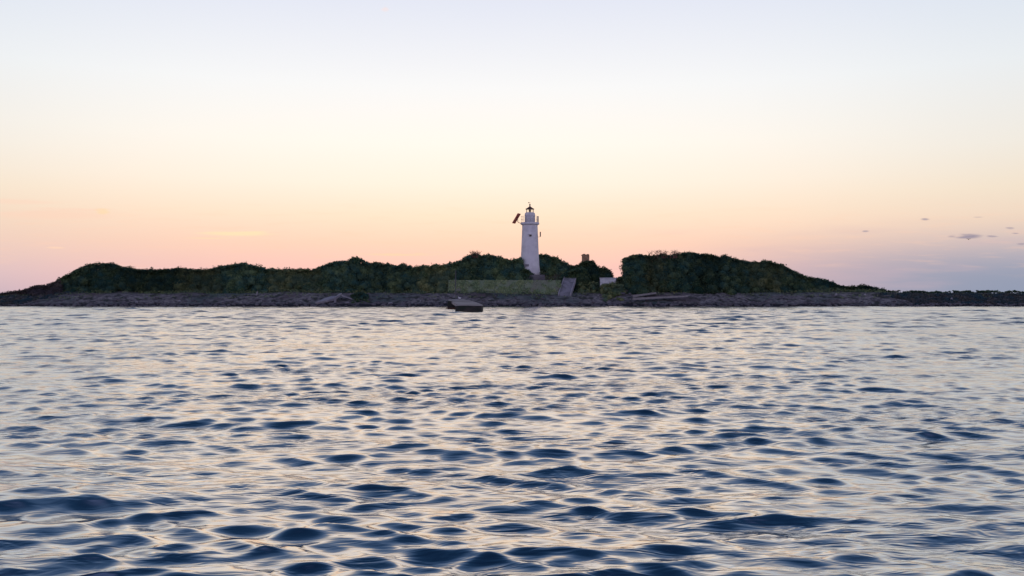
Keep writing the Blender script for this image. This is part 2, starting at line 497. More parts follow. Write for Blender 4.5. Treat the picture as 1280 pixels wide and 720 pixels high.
# ------------------------------------------------------------------ sea
def build_sea():
    DT = 0.085
    th = list(np.arange(-43, 43, DT)) + list(np.arange(43, 317, 2.0))
    th = np.radians(np.array(th))
    r = [1.1]
    while r[-1] < 230:
        r.append(r[-1]*(1+float(np.interp(r[-1], [5, 14, 40, 120, 230], [0.0065, 0.0045, 0.0028, 0.0028, 0.006]))))
    r = np.array(r)
    rstep = np.append(np.diff(r), r[-1]-r[-2])
    r = np.concatenate([r, 230*np.exp(np.linspace(0.05, math.log(9000/230), 60))])
    rstep = np.append(rstep, np.full(60, 20.0))
    T, RR = np.meshgrid(th, r)
    x0, y0 = RR*np.sin(T), RR*np.cos(T)
    front = np.abs(T) < R(43)
    ds = np.where(front, np.maximum(RR*R(DT), rstep[:, None]), RR*R(2.0)).astype(np.float32)
    x0, y0 = x0.astype(np.float32), y0.astype(np.float32)
    zz = np.zeros_like(x0); hx = np.zeros_like(x0); hy = np.zeros_like(x0); lost = np.zeros_like(x0)
    g = np.random.default_rng(34)
    n = 165
    lam = np.exp(np.linspace(math.log(0.11), math.log(4.0), n))*g.uniform(0.95, 1.05, n)
    # slope carried by each wavelength: most of it in waves of 0.3 to 1.5 m
    ln = np.log(lam)
    sl_ = np.exp(-0.5*((ln-math.log(0.31))/0.62)**2) + 0.10
    sl_ *= 0.182/np.sqrt(np.sum(sl_**2)/2)
    ang = R(6) + np.where(g.uniform(0, 1, n) < 0.5, R(-25), R(21)) + g.normal(0, R(10), n)
    # a train of long-crested wavelets running towards the boat
    n2 = 34
    lam2 = np.exp(np.linspace(math.log(0.36), math.log(2.2), n2))*g.uniform(0.94, 1.06, n2)
    sl2 = np.full(n2, 0.070/math.sqrt(n2/2))
    lam, sl_ = np.append(lam, lam2), np.append(sl_, sl2)
    ang = np.append(ang, R(5)+g.normal(0, R(8), n2))
    # and, further out, a breeze roughening the water in front of the island
    n3 = 30
    lam3 = np.exp(np.linspace(math.log(0.8), math.log(2.6), n3))*g.uniform(0.94, 1.06, n3)
    lam, sl_ = np.append(lam, lam3), np.append(sl_, np.full(n3, 0.085/math.sqrt(n3/2)))
    ang = np.append(ang, R(3)+g.normal(0, R(20), n3))
    breeze = np.clip((y0-30)/25, 0, 1).astype(np.float32)
    n0 = n + n2
    n = n0 + n3
    ph = g.uniform(0, 2*math.pi, n)
    # gusts: slowly varying roughness over the surface
    ca, sa = math.cos(R(38)), math.sin(R(38))
    lane = fbm((x0*ca+y0*sa)/6.0+40, (y0*ca-x0*sa)/1.5+11, 3, 3) + fbm((x0*ca-y0*sa)/5.0+90, (y0*ca+x0*sa)/1.7+51, 13, 3)
    gust = np.clip(1.0 + 0.85*lane + 0.4*fbm(x0/9.0+7, y0/14.0, 17, 2), 0.42, 1.4).astype(np.float32)
    gust *= (1 + 0.40*np.clip((y0-26)/26, 0, 1) + 0.16*np.clip((12-y0)/6, 0, 1)).astype(np.float32)
    for i in range(n):
        k = 2*math.pi/lam[i]
        w = np.clip((lam[i]/ds-2.2)/2.2, 0, 1)
        lost += 0.5*(sl_[i]*gust)**2*(1-w**2)*(breeze if i >= n0 else 1)
        rows = np.nonzero(w.max(axis=1) > 0)[0]
        if len(rows) == 0:
            continue
        q = slice(0, rows[-1]+1)
        a = (sl_[i]/k)*w[q]*gust[q]
        if i >= n0:
            a = a*breeze[q]
        cx, cy = math.sin(ang[i]), math.cos(ang[i])
        p = np.float32(k)*(x0[q]*np.float32(cx)+y0[q]*np.float32(cy))+np.float32(ph[i])
        zz[q] += a*np.cos(p)
        sn = a*np.sin(p)*1.05
        hx[q] -= sn*cx; hy[q] -= sn*cy
    far = np.clip((RR-160)/60, 0, 1)
    V = np.stack([x0+hx, y0+hy, zz*(1-far)], -1).reshape(-1, 3)
    nr, nth = x0.shape
    i = np.arange(nr-1)[:, None]; j = np.arange(nth)[None, :]
    j2 = (j+1) % nth
    F = np.stack([i*nth+j, i*nth+j2, (i+1)*nth+j2, (i+1)*nth+j], -1)[..., ::-1].reshape(-1, 4)
    # centre cap
    c0 = len(V)
    V = np.concatenate([V, [[0, 0, 0]]])
    me = bpy.data.meshes.new('water')
    me.vertices.add(len(V)); me.vertices.foreach_set('co', V.astype(np.float32).ravel())
    cap = np.stack([np.full(nth, c0), (np.arange(nth)+1) % nth, np.arange(nth)], -1)[:, ::-1]
    cap = cap[:, ::-1]
    tot = F.size + cap.size
    me.loops.add(tot)
    me.loops.foreach_set('vertex_index', np.concatenate([F.ravel(), cap.ravel()]).astype(np.int32))
    me.polygons.add(len(F)+len(cap))
    st = np.concatenate([np.arange(len(F))*4, len(F)*4+np.arange(len(cap))*3])
    me.polygons.foreach_set('loop_start', st.astype(np.int32))
    me.update(calc_edges=True)
    # ripples too fine for the mesh roughen the surface instead
    at = me.attributes.new('ripple', 'FLOAT', 'POINT')
    at.data.foreach_set('value', np.append(np.clip(0.03+0.24*(2*lost.ravel())**0.25, 0.03, np.interp(RR.ravel(), [30, 65], [0.12, 0.25])), 0.1).astype(np.float32))
    me.polygons.foreach_set('use_smooth', np.ones(len(me.polygons), dtype=bool))
    if me.polygons[len(F)//2].normal.z < 0:
        me.flip_normals()
    me.materials.append(water_mat())
    o = bpy.data.objects.new('water', me)
    COL.objects.link(o)
    tag(o, 'choppy dark blue sea reflecting the pale evening sky', kind='structure')
build_sea()

# ------------------------------------------------------------------ island ground
def shore(x):
    return 135.0 + 1.2*np.sin(x*0.05+1.0) + 0.5*np.sin(x*0.21) + 0.25*np.sin(x*0.67+2)
def sstep(v, a, b):
    t = np.clip((v-a)/(b-a), 0, 1)
    return t*t*(3-2*t)
def ground(x, y):
    x, y = np.asarray(x, float), np.asarray(y, float)
    ys = shore(x)
    d = y-ys
    z = -0.5 + 0.75*sstep(d, -2.0, 0.9) + 1.85*sstep(d, 0.3, 7.6)            # beach up to about 2.1
    hill = np.interp(x, [-140, -95, -72, -40, -18, -11, -6, 1, 8, 12, 16, 20, 40, 60, 75, 200],
                     [0.0, 0.0, 0.6, 0.8, 0.9, 1.7, 2.6, 3.4, 3.4, 2.9, 2.3, 1.5, 1.4, 0.6, 0.0, 0.0])
    z = z + hill*sstep(d, 8.2, 14.0)
    z = z - 3.2*sstep(y, 166, 186) - hill*sstep(y, 158, 180)
    z = z - 0.30*sstep(x, 58, 68)*(z > 0.6)
    ends = sstep(x, -118, -88)*(1-sstep(x, 168, 200))
    z = -0.8 + (z+0.8)*ends
    lo = np.interp(x, [-120, -80, -72, -60], [0.5, 0.75, 0.9, 1.0])
    z = np.where(z > 0, z*lo, z)
    return z + (0.22*fbm(x/1.6, y/1.6, 5) + 0.5*fbm(x/6.0, y/6.0, 9))*np.clip(d+1.5, 0, 1.5)/1.5
def build_ground():
    xs = np.arange(-125, 206, 0.55)
    ys = np.concatenate([np.arange(129, 152, 0.4), np.arange(152, 190, 1.5)])
    Xg, Yg = np.meshgrid(xs, ys)
    Zg = ground(Xg, Yg)
    V = np.stack([Xg, Yg, Zg], -1).reshape(-1, 3)
    nx, ny = len(xs), len(ys)
    F = [(j*nx+i, j*nx+i+1, (j+1)*nx+i+1, (j+1)*nx+i) for j in range(ny-1) for i in range(nx-1)]
    mb = MB(); mb.add(V, F)
    o = mb.build('island_ground', ground_mat(), smooth=True)
    tag(o, 'low island with a grey shingle beach along its front', kind='structure')
build_ground()

# ------------------------------------------------------------------ leaves
ICO = None
def ico():
    global ICO
    if ICO is None:
        import bmesh
        bm = bmesh.new(); bmesh.ops.create_icosphere(bm, subdivisions=2, radius=1)
        ICO = (np.array([v_.co[:] for v_ in bm.verts]), [tuple(v_.index for v_ in f.verts) for f in bm.faces])
        bm.free()
    return ICO
def leaf_cards(P, Nn, size, g):
    """P points, Nn outward normals -> small bent leaf-sprig faces (two triangles each)"""
    n = len(P)
    d = Nn*0.8 + g.normal(0, 0.65, (n, 3))
    d /= np.linalg.norm(d, axis=1)[:, None]
    a = np.cross(d, g.normal(0, 1, (n, 3))); a /= np.linalg.norm(a, axis=1)[:, None]
    b = np.cross(d, a)
    L = (size*g.uniform(0.6, 1.4, n))[:, None]
    Wd = L*g.uniform(0.35, 0.7, n)[:, None]
    v0 = P - a*L*0.5
    v1 = P + b*Wd*0.5 + d*L*0.12
    v2 = P + a*L*0.55 + d*L*0.05
    v3 = P - b*Wd*0.5 + d*L*0.12
    V = np.stack([v0, v1, v2, v3], 1).reshape(-1, 3)
    F = [(4*i, 4*i+1, 4*i+2, 4*i+3) for i in range(n)]
    return V, F
def lobes_mesh(mb, lobes, g, size=0.26, dens=26):
    iv, ifc = ico()
    for (c, rad) in lobes:
        c, rad = np.array(c), np.array(rad)
        bump = 1 + 0.16*np.sin(iv[:, [0]]*5+c[0]) * np.cos(iv[:, [2]]*4+c[1]*3)
        mb.add(c + iv*rad*0.80*bump, ifc)
        area = 4*math.pi*((rad[0]*rad[1])**1.6/3+(rad[0]*rad[2])**1.6/3+(rad[1]*rad[2])**1.6/3)**(1/1.6)
        n = int(area*dens)
        q = g.normal(0, 1, (n, 3)); q /= np.linalg.norm(q, axis=1)[:, None]
        q = q[(q[:, 1] < 0.75) & (q[:, 2] > -0.75)]
        rr = 0.78+0.5*g.uniform(0, 1, (len(q), 1))**1.6
        P = c + q*rad*rr
        mb.add(*leaf_cards(P, q, size, g))

PROFILE = [(-60, 367), (0, 366), (15, 364.5), (30, 363), (45, 357.5), (65, 355.5), (72, 352), (80, 346), (90, 342), (100, 337), (110, 331), (118, 330), (125, 329), (133, 330), (140, 329),
    (148, 332), (155, 333.5), (165, 336.5), (185, 337), (200, 337), (220, 336), (235, 336), (248, 337.5), (262, 337), (275, 333.5), (290, 331), (305, 329), (312, 331), (320, 332),
    (332, 335), (345, 337), (360, 337), (385, 336.5), (395, 337), (405, 331.5), (415, 328), (428, 326), (434, 327), (440, 323), (447, 321), (452, 324), (458, 328), (463, 330), (470, 327),
    (476, 330), (482, 331), (486, 328.5), (491, 333.5), (498, 332), (505, 330), (511, 332), (516, 335), (524, 333), (530, 331), (537, 333), (545, 330.5), (552, 332), (562, 330),
    (572, 327), (578, 325), (583, 321), (588, 319), (594, 317), (600, 320), (606, 319), (616, 319.5), (622, 321), (630, 324), (640, 326), (648, 323), (660, 321), (672, 319),
    (679, 317.5), (686, 319.5), (694, 321.5), (702, 326), (709, 331), (716, 333), (722, 332.5), (728, 328.5), (735, 325.5), (741, 327), (744, 331), (746, 337), (751, 335), (757, 334.5),
    (760, 338), (764, 344), (770, 346), (776, 341), (778, 329), (781, 323), (786, 321.5), (793, 319), (800, 318), (808, 319.5), (815, 320), (822, 319), (830, 318), (838, 319),
    (845, 317.5), (853, 316), (862, 315.5), (870, 317), (874, 319), (882, 317.5), (892, 319), (898, 322), (905, 319.5), (912, 322), (920, 324), (930, 326.5), (940, 328), (950, 327), (960, 326), (970, 329), (978, 333),
    (985, 336), (993, 340), (1000, 343), (1008, 346), (1015, 347.5), (1030, 349.5), (1038, 352), (1045, 355.5), (1052, 357.5), (1060, 359), (1068, 357.5), (1078, 356.5),
    (1090, 359), (1100, 361), (1112, 363.5), (1300, 365)]
PX = np.array([p[0] for p in PROFILE], float); PY = np.array([p[1] for p in PROFILE], float)

def shrub(name, x0, x1, D, label, cat='shrub', group=None, m='leaf', drop=0.0, size=0.22, rmax=1.25, rows=9, dens=34, top=None, stems=3, dmin=0.0):
    """a wide bush between two bearings; its own crown of many small lobes over a few stems"""
    g = np.random.default_rng(int(x0*13+D*7+x1))
    cx = X((x0+x1)/2, D)
    gz = float(ground(cx, D))
    root = empty(name, (cx, D, gz), label, cat, group)
    lobes = []
    step = max(0.55, min(1.15, (x1-x0)/FPX*D/4))
    nx = max(2, int(round((x1-x0)/FPX*D/step)))
    for row in range(rows):
        cnt = 0
        nn = nx*2 if row == 0 else nx
        for i in range(nn):
            px = x0 + (i+0.5+g.uniform(-0.35, 0.35))*(x1-x0)/nn
            # the crown rounds off towards its own ends, lower and nearer rows in front
            tpy = (np.interp(px, PX, PY) if top is None else np.interp(px, [q[0] for q in top], [q[1] for q in top])) + drop
            Dl = max(D - row*0.75, dmin) + g.uniform(-0.5, 0.5)
            x = X(px, Dl)
            r = g.uniform(0.55, 1.0)*rmax*(0.72 if row == 0 else 1)
            zt = Z(tpy, D)
            gl = float(ground(x, Dl))
            r = min(r, max(0.28, (zt-gl)*0.55))
            zc = zt - r*0.97 - row*g.uniform(0.55, 0.85)*min(1.0, (zt-gl)/5+0.25)
            if zc < gl - 0.15:
                continue
            cnt += 1
            lobes.append(((x, Dl, zc), (r*g.uniform(0.9, 1.25), r*g.uniform(0.85, 1.1), r*g.uniform(0.85, 1.0))))
        if cnt == 0:
            break
    for i in range(nx*2):            # the dense middle of the bush
        px = x0 + (i+0.5)*(x1-x0)/(nx*2)
        zt = Z((np.interp(px, PX, PY) if top is None else np.interp(px, [q[0] for q in top], [q[1] for q in top])) + drop, D)
        x = X(px, D)
        gl = float(ground(x, D))-0.4
        hh = (zt-0.45-gl)/2
        if hh > 0.15:
            lobes.append(((x, D-0.2, gl+hh), (step*0.75, 0.9, hh)))
    # small sprays that break the skyline
    for i in range(nx*5):
        px = g.uniform(x0, x1)
        tpy = (np.interp(px, PX, PY) if top is None else np.interp(px, [q[0] for q in top], [q[1] for q in top])) + drop
        r = g.uniform(0.14, 0.36)
        lobes.append(((X(px, D), D+g.uniform(-1, 0.6), Z(tpy, D)-r*g.uniform(0.55, 1.2)), (r*1.3, r, r)))
    mb = MB()
    lobes_mesh(mb, lobes, g, size, dens)
    k = int((x1-x0)*16)
    px = g.uniform(x0, x1, k)
    tp = (np.interp(px, PX, PY) if top is None else np.interp(px, [q[0] for q in top], [q[1] for q in top])) + drop
    tall = np.clip(fbm(px*0.35, px*0.0+D, 8)*2.2+0.25, 0.05, 1.0)
    P = np.stack([X(px, D), D+g.uniform(-1.2, 0.5, k), Z(tp, D)-0.25+tall*0.75*g.uniform(0, 1, k)**1.3], -1)
    mb.add(*leaf_cards(P, np.tile([0, -0.3, 0.6], (k, 1)), 0.24, g))
    mb.build('foliage', MAT[m], root)
    zt = Z(np.interp((x0+x1)/2, PX, PY) if top is None else top[len(top)//2][1], D)
    for k in range(stems):
        px_ = cx + g.uniform(-0.25, 0.25)*(x1-x0)/FPX*D
        z0 = float(ground(px_, D-1.0))-0.15
        h = max(0.4, (zt-z0)*0.7)
        sm = MB()
        sm.tube([(px_, D-1.0, z0), (px_+g.uniform(-.3, .3), D-0.8, z0+h*0.5), (px_+g.uniform(-.7, .7), D-0.5, z0+h)], [0.11, 0.08, 0.04], 6)
        sm.build('stem', MAT['bark'], root)
    return root

G1 = 'evergreen shrubs along the island'
SHRUBS = [
    (2, 74, 143.5, 'low brownish scrub sloping into the sea at the far left tip of the island', 'brown'),
    (66, 106, 146, 'dark shrub sloping down just right of the brownish scrub on the left tip', 'leaf'),
    (96, 168, 148, 'tall broad bush with a flat rounded top, highest of the left end', 'leaf'),
    (160, 226, 147, 'long even topped hedge-like bush right of the broad rounded one', 'leaf'),
    (218, 276, 147.5, 'even topped bush left of the gentle hump in the island left half', 'olive'),
    (268, 346, 148, 'gently humped wide bush crowned with small knobs in the island left half', 'leaf'),
    (338, 400, 147, 'lowest flat bush before the skyline climbs to the pointed bush', 'olive'),
    (394, 436, 148, 'smooth sloping bush directly left of the pointed bush above the broken slab', 'leaf'),
    (430, 466, 148.5, 'pointed bush standing highest above the broken concrete slab', 'leaf'),
    (462, 494, 149, 'ragged bush with a knob on top right of the pointed bush', 'leaf'),
    (489, 518, 147, 'small dome shaped bush between ragged bush and mast', 'leaf'),
    (514, 562, 148, 'low uneven bush behind and left of the thin mast', 'olive'),
    (556, 586, 148.5, 'bush rising to the right behind the thin mast', 'leaf'),
    (580, 612, 149.5, 'tall bush with a reddish tuft on top, left of the lighthouse', 'leaf'),
    (605, 652, 149, 'wide rounded bush touching the left side of the lighthouse', 'leaf'),
    (673, 718, 153, 'rounded bush behind the right side of the lighthouse', 'leaf'),
    (714, 746, 149, 'bush wrapped around the foot of the ruined brick chimney', 'leaf'),
    (743, 764, 149, 'small round bush just right of the ruined brick chimney', 'leaf'),
    (780, 804, 148, 'steep sided bush at the left end of the big right thicket', 'leaf'),
    (796, 832, 149, 'bush under the bare dry twigs in the big right thicket', 'olive'),
    (826, 872, 149.5, 'tallest bush of the big right thicket, right of the bare twigs', 'leaf'),
    (866, 908, 149, 'bush with two knobs in the middle of the right thicket', 'leaf'),
    (902, 946, 148.5, 'bush where the right thicket starts to slope down', 'leaf'),
    (938, 982, 148, 'brown green rounded bush on the falling right shoulder of the thicket', 'olive'),
    (974, 1048, 147.5, 'long bush sloping steadily down to the right', 'leaf'),
    (1040, 1116, 146, 'low bush with a small hump at the right end of the thicket', 'leaf'),
]
for (a, b, D, lab, mm) in SHRUBS:
    shrub('low_scrub' if 'scrub' in lab[:20] else 'evergreen_shrub', a, b, D, lab, group=G1, m=mm, dmin=145.6 if 556 <= (a+b)/2 <= 765 else 0)
# nearer, lower bushes
shrub('evergreen_shrub', 650, 665, 147.2, 'small dark bush in front of the left foot of the lighthouse', m='leaf', top=[(648, 341), (655, 336.5), (660, 338), (666, 343.5)], rmax=0.7)
shrub('evergreen_shrub', 703, 733, 146.5, 'dark green bush right above the top of the pale stairway', m='leaf', top=[(702, 344), (708, 340), (718, 336), (728, 335), (736, 339)], dmin=146.4, rmax=0.8)
shrub('low_scrub', 723, 753, 145.6, 'olive brown scrub on the bank right of the pale stairway', m='olive', top=[(722, 357), (727, 353), (733, 355), (740, 351.5), (746, 354), (753, 356)], rmax=0.6, rows=6)
shrub('low_scrub', 752, 778, 143.0, 'low scrub on the bank below the white masonry block', m='olive', top=[(752, 356.5), (757, 354.5), (766, 355.5), (778, 356)], rmax=0.55)
shrub('low_scrub', 768, 800, 146.5, 'olive scrub filling the gap right of the white masonry block', m='olive', top=[(768, 348), (778, 345), (790, 343), (800, 345)], rmax=0.8)
shrub('low_scrub', 440, 461, 139.5, 'green scrub patch on the beach right of the broken concrete slab', m='leaf', top=[(440, 369), (447, 366), (454, 365), (461, 370)], rmax=0.4, stems=2)

# undergrowth too dense to count
def undergrowth():
    g = np.random.default_rng(5)
    n = 60000
    px = g.uniform(-40, 1330, n)
    D = g.uniform(141.5, 157, n)
    x = X(px, D)
    keep = (fbm(x/2.0, D/2.0, 31) > -0.12) & ((D - shore(x)) > 6.6+g.normal(0, 0.8, n)) & (px < 1105)
    x, D = x[keep], D[keep]
    z = ground(x, D)
    P = np.stack([x, D, z+g.uniform(0.0, 0.35, len(x))], -1)
    nn = np.tile([0, -0.5, 0.8], (len(P), 1))
    mb = MB(); mb.add(*leaf_cards(P, nn, 0.34, g))
    o = mb.build('undergrowth', MAT['olive'])
    tag(o, 'low dark undergrowth covering the ground between the shrubs', 'undergrowth', kind='stuff')
undergrowth()

# tufted little bushes on the thin spit at the right
TUFT = (1121, 1128, 1134, 1139, 1147, 1153, 1160, 1165, 1172, 1183, 1191, 1198, 1203, 1207, 1215, 1223, 1229, 1235, 1243, 1250, 1257, 1264, 1270, 1277, 1287)
for k, px in enumerate(TUFT):
    g = np.random.default_rng(900+k)
    D = 145.0
    x = X(px, D)
    gz = float(ground(x, D))
    zt = Z(363.2+g.uniform(-0.9, 1.3), D)
    t = empty('tufted_bush', (x, D, gz), 'small tufted bush leaning right on top of the thin right spit', 'bush', 'tufted bushes on the right spit')
    h = zt-gz
    mb = MB()
    lb = []
    lean = g.uniform(0.1, 0.5)
    for q in range(int(g.integers(3, 8))):
        r = g.uniform(0.11, 0.27)
        lb.append(((x+lean+g.uniform(-0.5, 0.5), D+g.uniform(-.3, .3), zt-r+g.uniform(-0.15, 0.06)), (r*1.9, r*1.4, r*0.8)))
    lobes_mesh(mb, lb, g, 0.2, 40)
    mb.build('foliage', MAT['leaf'], t)
    for q in range(3):
        sm = MB()
        sm.tube([(x+g.uniform(-.2, .2), D, gz-0.1), (x+lean*0.6+g.uniform(-.2, .2), D, gz+h*0.5), (x+lean+g.uniform(-.35, .35), D, zt-0.1)], [0.06, 0.05, 0.03], 5)
        sm.build('stem', MAT['bark'], t)
# scrub covering the two low ends of the island down to the water, one mass
def end_scrub():
    g = np.random.default_rng(77)
    lb = []
    for (p0, p1) in ((-70, 96), (1085, 1440)):
        for px in np.arange(p0, p1, 3.6):
            for off in (9.5, 8.2, 7.0, 5.8, 4.6, 3.6, 2.7, 1.9):
                x = X(px+g.uniform(-2, 2), 140)
                y = float(shore(x))+off+g.uniform(-.5, .5)
                if p0 < 0 and px > 40 and off < 2.5+(px-40)*0.10:
                    continue
                if p0 > 0 and px < 1130 and off < 7.5-(px-1085)*0.12:
                    continue
                gz = float(ground(x, y))
                r = g.uniform(0.22, 0.42)
                zt = min(gz+r*0.9, Z(365.9+g.uniform(-0.3, 0.8), y)) if p0 > 0 else gz+r*0.9
                lb.append(((x, y, zt-r), (r*1.7, r*1.2, r)))
    mb = MB(); lobes_mesh(mb, lb, g, 0.22, 30)
    tag(mb.build('shore_scrub', MAT['shore']), 'continuous dark scrub on the two low ends of the island', 'scrub', kind='stuff')
end_scrub()

# bare dry shrub, reddish tuft
def bare(px0, px1, py0, py1, D, label, n, name):
    g = np.random.default_rng(int(px0))
    x = X((px0+px1)/2, D)
    zb = Z(py1, D)-0.5
    mb = MB()
    for k in range(n):
        a = X(g.uniform(px0, px1), D); y = D+g.uniform(-.6, .6)
        h = Z(g.uniform(py0, py1-0.8), D)
        lx = g.uniform(-.5, .5)
        p = [(a, y, zb), (a+lx*.4, y, (zb+h)/2+.2), (a+lx, y+g.uniform(-.2, .2), h)]
        mb.tube(p, [0.04, 0.03, 0.016], 4)
        for q in range(3):
            t = g.uniform(.35, .9)
            s = np.array(p[1])*(1-t)+np.array(p[2])*t
            mb.tube([s, s+np.array([g.uniform(-.5, .5), g.uniform(-.3, .3), g.uniform(.1, .45)])], [0.024, 0.013], 4)
    return tag(mb.build(name, MAT['twig'], base=(x, D, zb)), label, 'shrub')
bare(813, 848, 313.5, 319, 148.3, 'leafless reddish twigs sticking out above the big right thicket', 46, 'bare_shrub')
bare(589.5, 598.5, 314.5, 319, 149.0, 'reddish dry tuft on top of the tall bush left of the lighthouse', 40, 'dry_shrub')

# ------------------------------------------------------------------ lighthouse
LD = 150.0
LX = X(662.4, LD)
U = LD/FPX
LZ = Z(343.5, LD)
zz_ = lambda py: Z(py, LD)
lh = empty('lighthouse', (LX, LD, LZ), 'white tapering lighthouse tower with gallery and small lantern on the island', 'lighthouse')
def RZ(l):
    return [(r_*U, zz_(p)) for (r_, p) in l]
b0 = (LX, LD, 0)
mb = MB(); mb.lathe(b0, RZ([(13.3, 344.5), (12.9, 341), (12.3, 336), (11.75, 330), (11.3, 322), (10.9, 314), (10.5, 304), (10.1, 294), (9.75, 284), (9.7, 281.2)]), 48)
tower = mb.build('tower', MAT['white'], lh, smooth=True)
mb = MB(); mb.lathe(b0, RZ([(9.9, 281.6), (10.6, 280.9), (11.6, 280.6), (11.7, 280.4), (11.7, 278.4), (11.4, 278.2)]), 48)
gal = mb.build('gallery', MAT['white'], lh)
mb = MB()
for k in range(14):
    a = 2*math.pi*(k+0.5)/14
    x, y = LX+11.0*U*math.cos(a), LD+11.0*U*math.sin(a)
    mb.tube([(x, y, zz_(278.4)), (x, y, zz_(270.5))], 0.022, 6)
for pz in (270.5, 274.5):
    pts = [(LX+11.0*U*math.cos(2*math.pi*k/40), LD+11.0*U*math.sin(2*math.pi*k/40), zz_(pz)) for k in range(41)]
    mb.tube(pts, 0.016, 5)
mb.build('railing', MAT['steel'], lh)
mb = MB(); mb.lathe(b0, RZ([(6.5, 278.5), (6.5, 268.2), (6.3, 266.8), (5.7, 265.9), (5.0, 265.6)]), 40)
wr = mb.build('watch_room', MAT['white'], lh, smooth=True)
mb = MB(); mb.lathe(b0, RZ([(4.7, 265.9), (4.7, 261.3)]), 10)
gl = mb.build('lantern_glass', MAT['glass'], lh)
for k in range(6):
    mb = MB()
    a = 2*math.pi*(k+0.5)/6
    x, y = LX+4.85*U*math.cos(a), LD+4.85*U*math.sin(a)
    mb.tube([(x, y, zz_(266)), (x, y, zz_(261.2))], 0.025, 6)
    mb.build('lantern_bar', MAT['rust'], lh)
mb = MB(); mb.lathe(b0, RZ([(0.9, 266), (1.0, 264.6), (1.3, 264.3), (1.45, 263.2), (1.3, 262.3), (0.9, 262.0)]), 16)
mb.build('lamp', MAT['rust'], lh, smooth=True)
mb = MB(); mb.lathe(b0, RZ([(5.6, 261.5), (5.7, 261.1), (4.0, 260.2), (2.4, 259.2), (1.1, 258.1)]), 28)
roof = mb.build('lantern_roof', MAT['rust'], lh)
mb = MB(); mb.lathe(b0, RZ([(0.75, 258.4), (0.75, 256.0), (1.05, 255.8), (1.0, 255.3), (0.2, 254.9)]), 14)
mb.build('vent', MAT['dark'], roof)
mb = MB(); mb.tube([(LX, LD, zz_(255)), (LX, LD, zz_(253))], 0.018, 6)
mb.box((LX-0.10, LD, zz_(253.3)), (0.34, 0.03, 0.07)); mb.box((LX-0.24, LD, zz_(253.3)), (0.10, 0.03, 0.17))
mb.build('wind_vane', MAT['dark'], roof)
# small window with sill, plaque
wz = zz_(294.6); wy = LD-10.1*U
mb = MB(); mb.box((LX+0.06, wy+0.02, wz-0.06), (0.36, 0.30, 0.30))
wdw = mb.build('window', MAT['dark'], lh)
mb = MB(); mb.box((LX-0.02, wy-0.10, wz+0.16), (0.58, 0.34, 0.13))
mb.build('hood', MAT['white'], wdw)
mb = MB(); mb.box((LX-0.60, LD-12.1*U*0.985+0.05, zz_(332)), (0.84, 0.10, 0.40), bevel=0.01)
mb.build('plaque', MAT['plaque'], lh)
# solar panel on a bracket, tilted, seen nearly edge on
pc = Vector((X(645.6, LD), LD-0.3, zz_(273.2)))
# thickness along local x, height local z leaning right
rot = Matrix.Rotation(R(-24), 4, 'Z') @ Matrix.Rotation(R(33), 4, 'Y')
mb = MB(); mb.box(pc, (0.10, 1.15, 1.95), rot, bevel=0.01)
pan = mb.build('solar_panel', MAT['redpanel'], lh)
off = rot @ Vector((-0.062, 0, 0))
mb = MB(); mb.box(pc+off, (0.02, 1.08, 1.88), rot)
mb.build('solar_cells', MAT['cells'], pan)
mb = MB()
e = (LX-11.2*U, LD-0.3, zz_(279.3))
mb.tube([(pc.x+0.05, LD-0.3, pc.z-0.2), (X(647.6, LD), LD-0.3, zz_(278.2)), e], 0.05, 6)
mb.tube([(pc.x+0.2, LD-0.3, pc.z+0.3), (X(647.6, LD), LD-0.3, zz_(278.2))], 0.035, 6)
mb.build('panel_bracket', MAT['dark'], lh)
# upright aerial stack at gallery right, panel antenna lower right
mb = MB(); ax = X(672.4, LD)
mb.box((ax, LD-0.2, (zz_(278.3)+zz_(270.3))/2), (0.20, 0.2, zz_(270.3)-zz_(278.3)), bevel=0.02)
mb.build('aerial', MAT['steel'], lh)
mb = MB(); ax = X(675.4, LD)
mb.box((ax, LD-0.15, (zz_(295.8)+zz_(289.8))/2), (0.19, 0.14, zz_(289.8)-zz_(295.8)), bevel=0.02)
ant = mb.build('panel_antenna', MAT['dark'], lh)
mb = MB(); mb.tube([(LX+9.6*U, LD-0.15, zz_(296.3)), (ax, LD-0.15, zz_(296.2)), (ax, LD-0.15, zz_(294))], 0.03, 6)
mb.build('antenna_arm', MAT['dark'], ant)

# low dark stone wall at the lighthouse foot
def rough_wall(name, pts, h, th, m, label, cat, seed=1, step=0.6):
    """wall following points (x, y, base z): irregular top, some thickness"""
    g = np.random.default_rng(seed)
    P = [np.array(p, float) for p in pts]
    line = []
    for a, b in zip(P[:-1], P[1:]):
        n = max(2, int(np.linalg.norm(b-a)/step))
        for i in range(n):
            line.append(a+(b-a)*i/n)
    line.append(P[-1])
    V, F = [], []
    for p in line:
        j = g.uniform(-0.06, 0.06, 6)
        V += [(p[0], p[1]-th/2+j[0], p[2]-0.4), (p[0], p[1]-th/2*0.8+j[1], p[2]+h*0.6), (p[0], p[1]-th/2*0.6, p[2]+h+j[2]), (p[0], p[1]+th/2, p[2]+h+j[3]), (p[0], p[1]+th/2, p[2]-0.4)]
    n = len(line)
    for i in range(n-1):
        for k in range(5):
            a, b = i*5+k, i*5+(k+1) % 5
            F.append((a, a+5, b+5, b)[::-1])
    F.append((0, 1, 2, 3, 4)); F.append(tuple((n-1)*5+k for k in range(5))[::-1])
    mb = MB(); mb.add(V, F)
    c = tuple(P[len(P)//2])
    return tag(mb.build(name, m, base=c), label, cat)
